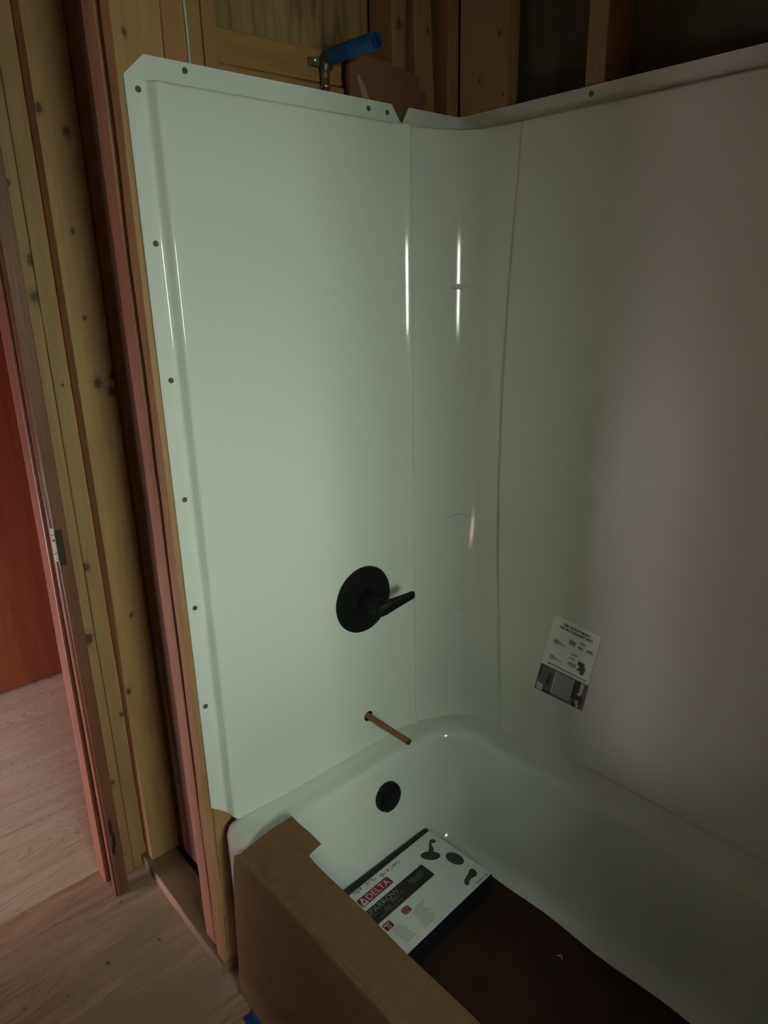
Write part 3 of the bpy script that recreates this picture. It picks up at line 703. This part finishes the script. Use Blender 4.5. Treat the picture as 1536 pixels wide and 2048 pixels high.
# dark far-left edge flap standing a little past the lid
def flat(name, poly, off, mat, parent=cb, f=bq, th=0.0002):
    return prism(name, [f(u, v, off) for u, v in poly], th, (0, 0, 1), mat, parent)
flat('lid_label', [(0.0015, 0.0145), (BL-0.0015, 0.0145), (BL-0.0015, BW-0.0015), (0.0015, BW-0.0015)], 0.0003, PAPERW)
def rpoly(u0, u1, v0, v1, r, n=5):
    P = []
    for (a, b, st) in ((u1-r, v1-r, 0), (u0+r, v1-r, 90), (u0+r, v0+r, 180), (u1-r, v0+r, 270)):
        for k in range(n): t = math.radians(st+90*k/(n-1)); P.append((a+r*math.cos(t), b+r*math.sin(t)))
    return P
flat('logo_badge', rpoly(0.052, 0.161, 0.0405, 0.0675, 0.005), 0.0007, REDP)
text_on('lettering', 'DELTA', 0.0790, 0.0445, 0.1545, 0.0630, 0.0011, WHT, cb, bq)
flat('logo_mark', [(0.0552, 0.0640), (0.0635, 0.0440), (0.0675, 0.0440), (0.0752, 0.0630), (0.0730, 0.0650), (0.0575, 0.0655)], 0.0011, WHT)
flat('logo_mark_centre', [(0.0605, 0.0615), (0.0660, 0.0500), (0.0705, 0.0600), (0.0655, 0.0585)], 0.0015, INK)
flat('name_band', rpoly(0.010, 0.2535, 0.0795, 0.1275, 0.003), 0.0007, INK)
flat('band_edge', [(0.06, 0.1262), (0.18, 0.1262), (0.18, 0.1280), (0.06, 0.1280)], 0.0011, REDP)
text_on('lettering', 'SPARROW', 0.0440, 0.0830, 0.1520, 0.0985, 0.0011, GREYT, cb, bq)
rects = []
for v_, u_, w_ in ((0.093, 0.188, 0.05), (0.099, 0.185, 0.055), (0.105, 0.195, 0.038), (0.102, 0.115, 0.044), (0.107, 0.112, 0.028), (0.103, 0.048, 0.020), (0.107, 0.085, 0.02), (0.112, 0.083, 0.022), (0.1175, 0.060, 0.028), (0.1175, 0.092, 0.025), (0.1175, 0.122, 0.018)):
    rects.append((u_, v_, u_+w_, v_+0.0012))
multi('small_print', rects, 0.0011, GREYT, cb, bq)['kind'] = 'stuff'
flat('badge', rpoly(0.110, 0.134, 0.139, 0.158, 0.004), 0.0007, REDP)
bm = bmesh.new()
for (a, b) in ((0.1165, 0.1445), (0.127, 0.1455), (0.1225, 0.153), (0.1150, 0.1535)):
    n = 12; o1 = [bm.verts.new(bq(a+0.0036*math.cos(2*PI*k/n), b+0.0030*math.sin(2*PI*k/n), 0.0011)) for k in range(n)]
    o2 = [bm.verts.new(bq(a+0.0018*math.cos(2*PI*k/n), b+0.0015*math.sin(2*PI*k/n), 0.0011)) for k in range(n)]
    for k in range(n): bm.faces.new((o1[k], o1[(k+1) % n], o2[(k+1) % n], o2[k]))
from_bm('badge_symbol', bm, GREYT, cb)
flat('badge', rpoly(0.047, 0.072, 0.137, 0.158, 0.004), 0.0007, REDP)
text_on('lettering', '5', 0.0550, 0.1455, 0.0645, 0.1560, 0.0011, WHT, cb, bq)
multi('badge_bar', [(0.050, 0.1405, 0.068, 0.1435)], 0.0011, WHT, cb, bq)
rects = []
for i in range(11): rects.append((0.128-0.001*i+(0.012 if i < 1 else 0), 0.1605+0.0052*i, 0.128-0.001*i+0.05*(0.65+0.35*random.random()), 0.1605+0.0052*i+0.0013))
for i in range(10): rects.append((0.055, 0.1625+0.0052*i, 0.055+0.042*(0.65+0.35*random.random()), 0.1625+0.0052*i+0.0013))
multi('paragraph_print', rects, 0.0007, INKG, cb, bq)['kind'] = 'stuff'
# printed pictures: shower head, trim plate, spout
def ell(cu_, cv_, a, b, ang, n=28): return [(cu_+a*math.cos(t)*math.cos(ang)-b*math.sin(t)*math.sin(ang), cv_+a*math.cos(t)*math.sin(ang)+b*math.sin(t)*math.cos(ang)) for t in [2*PI*k/n for k in range(n)]]
DG = plain('print_dark_grey', (0.035, 0.038, 0.038), 0.5); DG2 = plain('print_grey', (0.055, 0.055, 0.048), 0.5)
flat('showerhead_print', ell(0.2925, 0.0775, 0.0268, 0.0150, math.radians(46)), 0.0007, DG)
flat('shower_arm_print', [(0.300, 0.062), (0.310, 0.0575), (0.3165, 0.0505), (0.323, 0.0455), (0.333, 0.0445), (0.3345, 0.0480), (0.327, 0.0505), (0.3215, 0.056), (0.3195, 0.0625), (0.3150, 0.0695), (0.303, 0.075)], 0.0011, DG)
flat('shower_flange_print', ell(0.3345, 0.0478, 0.0088, 0.0068, math.radians(40)), 0.0015, DG)
flat('trim_plate_print', ell(0.3305, 0.1310, 0.0268, 0.0180, math.radians(82)), 0.0007, DG2)
flat('trim_knob_print', ell(0.3325, 0.1330, 0.0105, 0.0085, math.radians(60)), 0.0011, DG)
flat('spout_print', [(0.3355, 0.1850), (0.3375, 0.1950), (0.3330, 0.2050), (0.3250, 0.2080), (0.3130, 0.2050), (0.2990, 0.2050), (0.2930, 0.2110), (0.2840, 0.2110), (0.2835, 0.2020), (0.2930, 0.1940), (0.3050, 0.1910), (0.3180, 0.1880), (0.3270, 0.1830)], 0.0007, DG)
text_on('lettering', '144832-BL', 0.3060, 0.2200, 0.3540, 0.2270, 0.0007, INKM, cb, bq)
rnd = random.Random(3); bm = bmesh.new()      # scuffs along the upper edge of the label
for i in range(150):
    u = 0.06+0.16*rnd.random(); v = 0.017 + abs(rnd.gauss(0, 0.0045)) + 0.005*(u > 0.13)*rnd.random()+0.006*(u > 0.15)
    a, b = 0.0006+0.0014*rnd.random(), 0.0003+0.0009*rnd.random()
    P = ell(u, v, a*1.6, b, rnd.random()*2, 6); bm.faces.new([bm.verts.new(bq(x, y, 0.0008)) for x, y in P])
from_bm('scuff_marks', bm, INKM, cb)
# side lettering by the cardboard
def sideq(s, t, off=0.0):
    p = BO + E1*s + E2*(BW+0.0003+off); return Vector((p.x, p.y, ZT - t))
text_on('lettering', 'SPARROW', -0.02+0.03, 0.012, 0.045, 0.019, 0.0, REDP, cb, sideq)

# ================================================================== CARDBOARD
# dark board lining the tub floor
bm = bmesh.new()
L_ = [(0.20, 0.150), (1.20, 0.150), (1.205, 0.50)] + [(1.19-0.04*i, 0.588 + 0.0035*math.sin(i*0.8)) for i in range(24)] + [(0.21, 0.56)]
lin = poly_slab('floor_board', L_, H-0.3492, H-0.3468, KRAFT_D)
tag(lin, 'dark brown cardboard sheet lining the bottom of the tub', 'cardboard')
ck = from_bm('paint_chip', tube_bm(bmesh.new(), [(0.566, 0.515, H-0.345), (0.574, 0.519, H-0.3445), (0.580, 0.513, H-0.345)], [0.001, 0.0018, 0.0008], 6), DUST)
tag(ck, 'tiny pale chip lying on the dark board in the tub', 'debris')

# kraft cover folded over the front edge of the tub
cc = empty('cardboard_cover', (0.75, -0.05, 0)); tag(cc, 'brown cardboard cover folded over the front of the tub', 'cardboard')
def cover_z(x, y): return H + 0.0060 + 0.0012*math.sin(x*9)*math.sin(y*30) + 0.004*max(0, (y-0.05))/0.05*0.3
bm = bmesh.new()
xs = [0.100+0.0*0] ; 
nx = 64
def tx(i): return 0.098 + (1.50-0.098)*i/nx
ys = [-0.043, -0.036, -0.015, 0.01, 0.035, 0.052, 0.062]
G = []
for i in range(nx+1):
    col = []
    for j, y in enumerate(ys):
        x = tx(i); lean = -0.016*((y+0.043)/0.111)*max(0, 1-i/3)
        yy = y if j < len(ys)-1 else 0.0592 + 0.006*math.exp(-max(0, x-0.2)/0.03) - 0.008*max(0, x-0.45) + 0.0012*math.sin(x*21)
        if 0 < j < len(ys)-1: yy = y*(0.985)
        sag = -0.004*max(0.0, (yy-0.045)/0.03)
        col.append(bm.verts.new((x+lean, yy, cover_z(x, yy)+sag - (0.0012 if j == 0 else 0))))
    G.append(col)
for i in range(nx):
    for j in range(len(ys)-1): bm.faces.new((G[i][j], G[i+1][j], G[i+1][j+1], G[i][j+1]))
# the tab at the head end
e = [G[k][-1] for k in range(0, 6)]
tabx = [0.0815, 0.108, 0.130, 0.152, 0.174, 0.199]
tb = [bm.verts.new((tabx[k], (0.105, 0.1035, 0.104, 0.105, 0.1045, 0.103)[k], H+0.0045)) for k in range(6)]
for k in range(5): bm.faces.new((e[k], e[k+1], tb[k+1], tb[k]))
r = bmesh.ops.solidify(bm, geom=bm.faces[:], thickness=0.003)
o = from_bm('top_fold', bm, KRAFT, cc)
bm = bmesh.new(); G = []
prof = [(-0.043, -0.0000), (-0.0475, -0.0005), (-0.0505, -0.0040), (-0.0515, -0.012), (-0.052, -0.05), (-0.052, -0.13), (-0.053, -0.25), (-0.055, -0.36), (-0.058, -0.455)]
for i in range(41):
    col = []
    for j, (y, z) in enumerate(prof):
        x0 = 0.098 if j < 2 else max(0.060, 0.092-0.010*(j-2)) if j < 6 else 0.056 - 0.004*(j-6)
        x = x0 + (1.50-x0)*i/40
        col.append(bm.verts.new((x, y + 0.0025*math.sin(x*5+z*7)*min(1, -z/0.1), H+0.0045+z)))
    G.append(col)
for i in range(40):
    for j in range(len(prof)-1): bm.faces.new((G[i][j], G[i+1][j], G[i+1][j+1], G[i][j+1]))
bmesh.ops.solidify(bm, geom=bm.faces[:], thickness=-0.003)
o = from_bm('front_sheet', bm, KRAFT, cc); autosmooth(o, 60)

# blue tape strip on the floor along the cover
bm = bmesh.new(); A = []
for i in range(15):
    x = 0.100+0.07*i; yb = -0.062 - 0.004*math.sin(i)
    A.append((bm.verts.new((x+0.004, yb+0.008, 0.004+0.012)), bm.verts.new((x, yb, 0.0035)), bm.verts.new((x-0.002, yb-0.022, 0.0012))))
for i in range(14):
    for j in range(2): bm.faces.new((A[i][j], A[i+1][j], A[i+1][j+1], A[i][j+1]))
bmesh.ops.solidify(bm, geom=bm.faces[:], thickness=0.0008)
tag(from_bm('masking_tape', bm, TAPE), 'strip of blue masking tape on the floor along the cardboard cover', 'tape')

for o in bpy.data.objects:
    if '_o' in o: del o['_o']
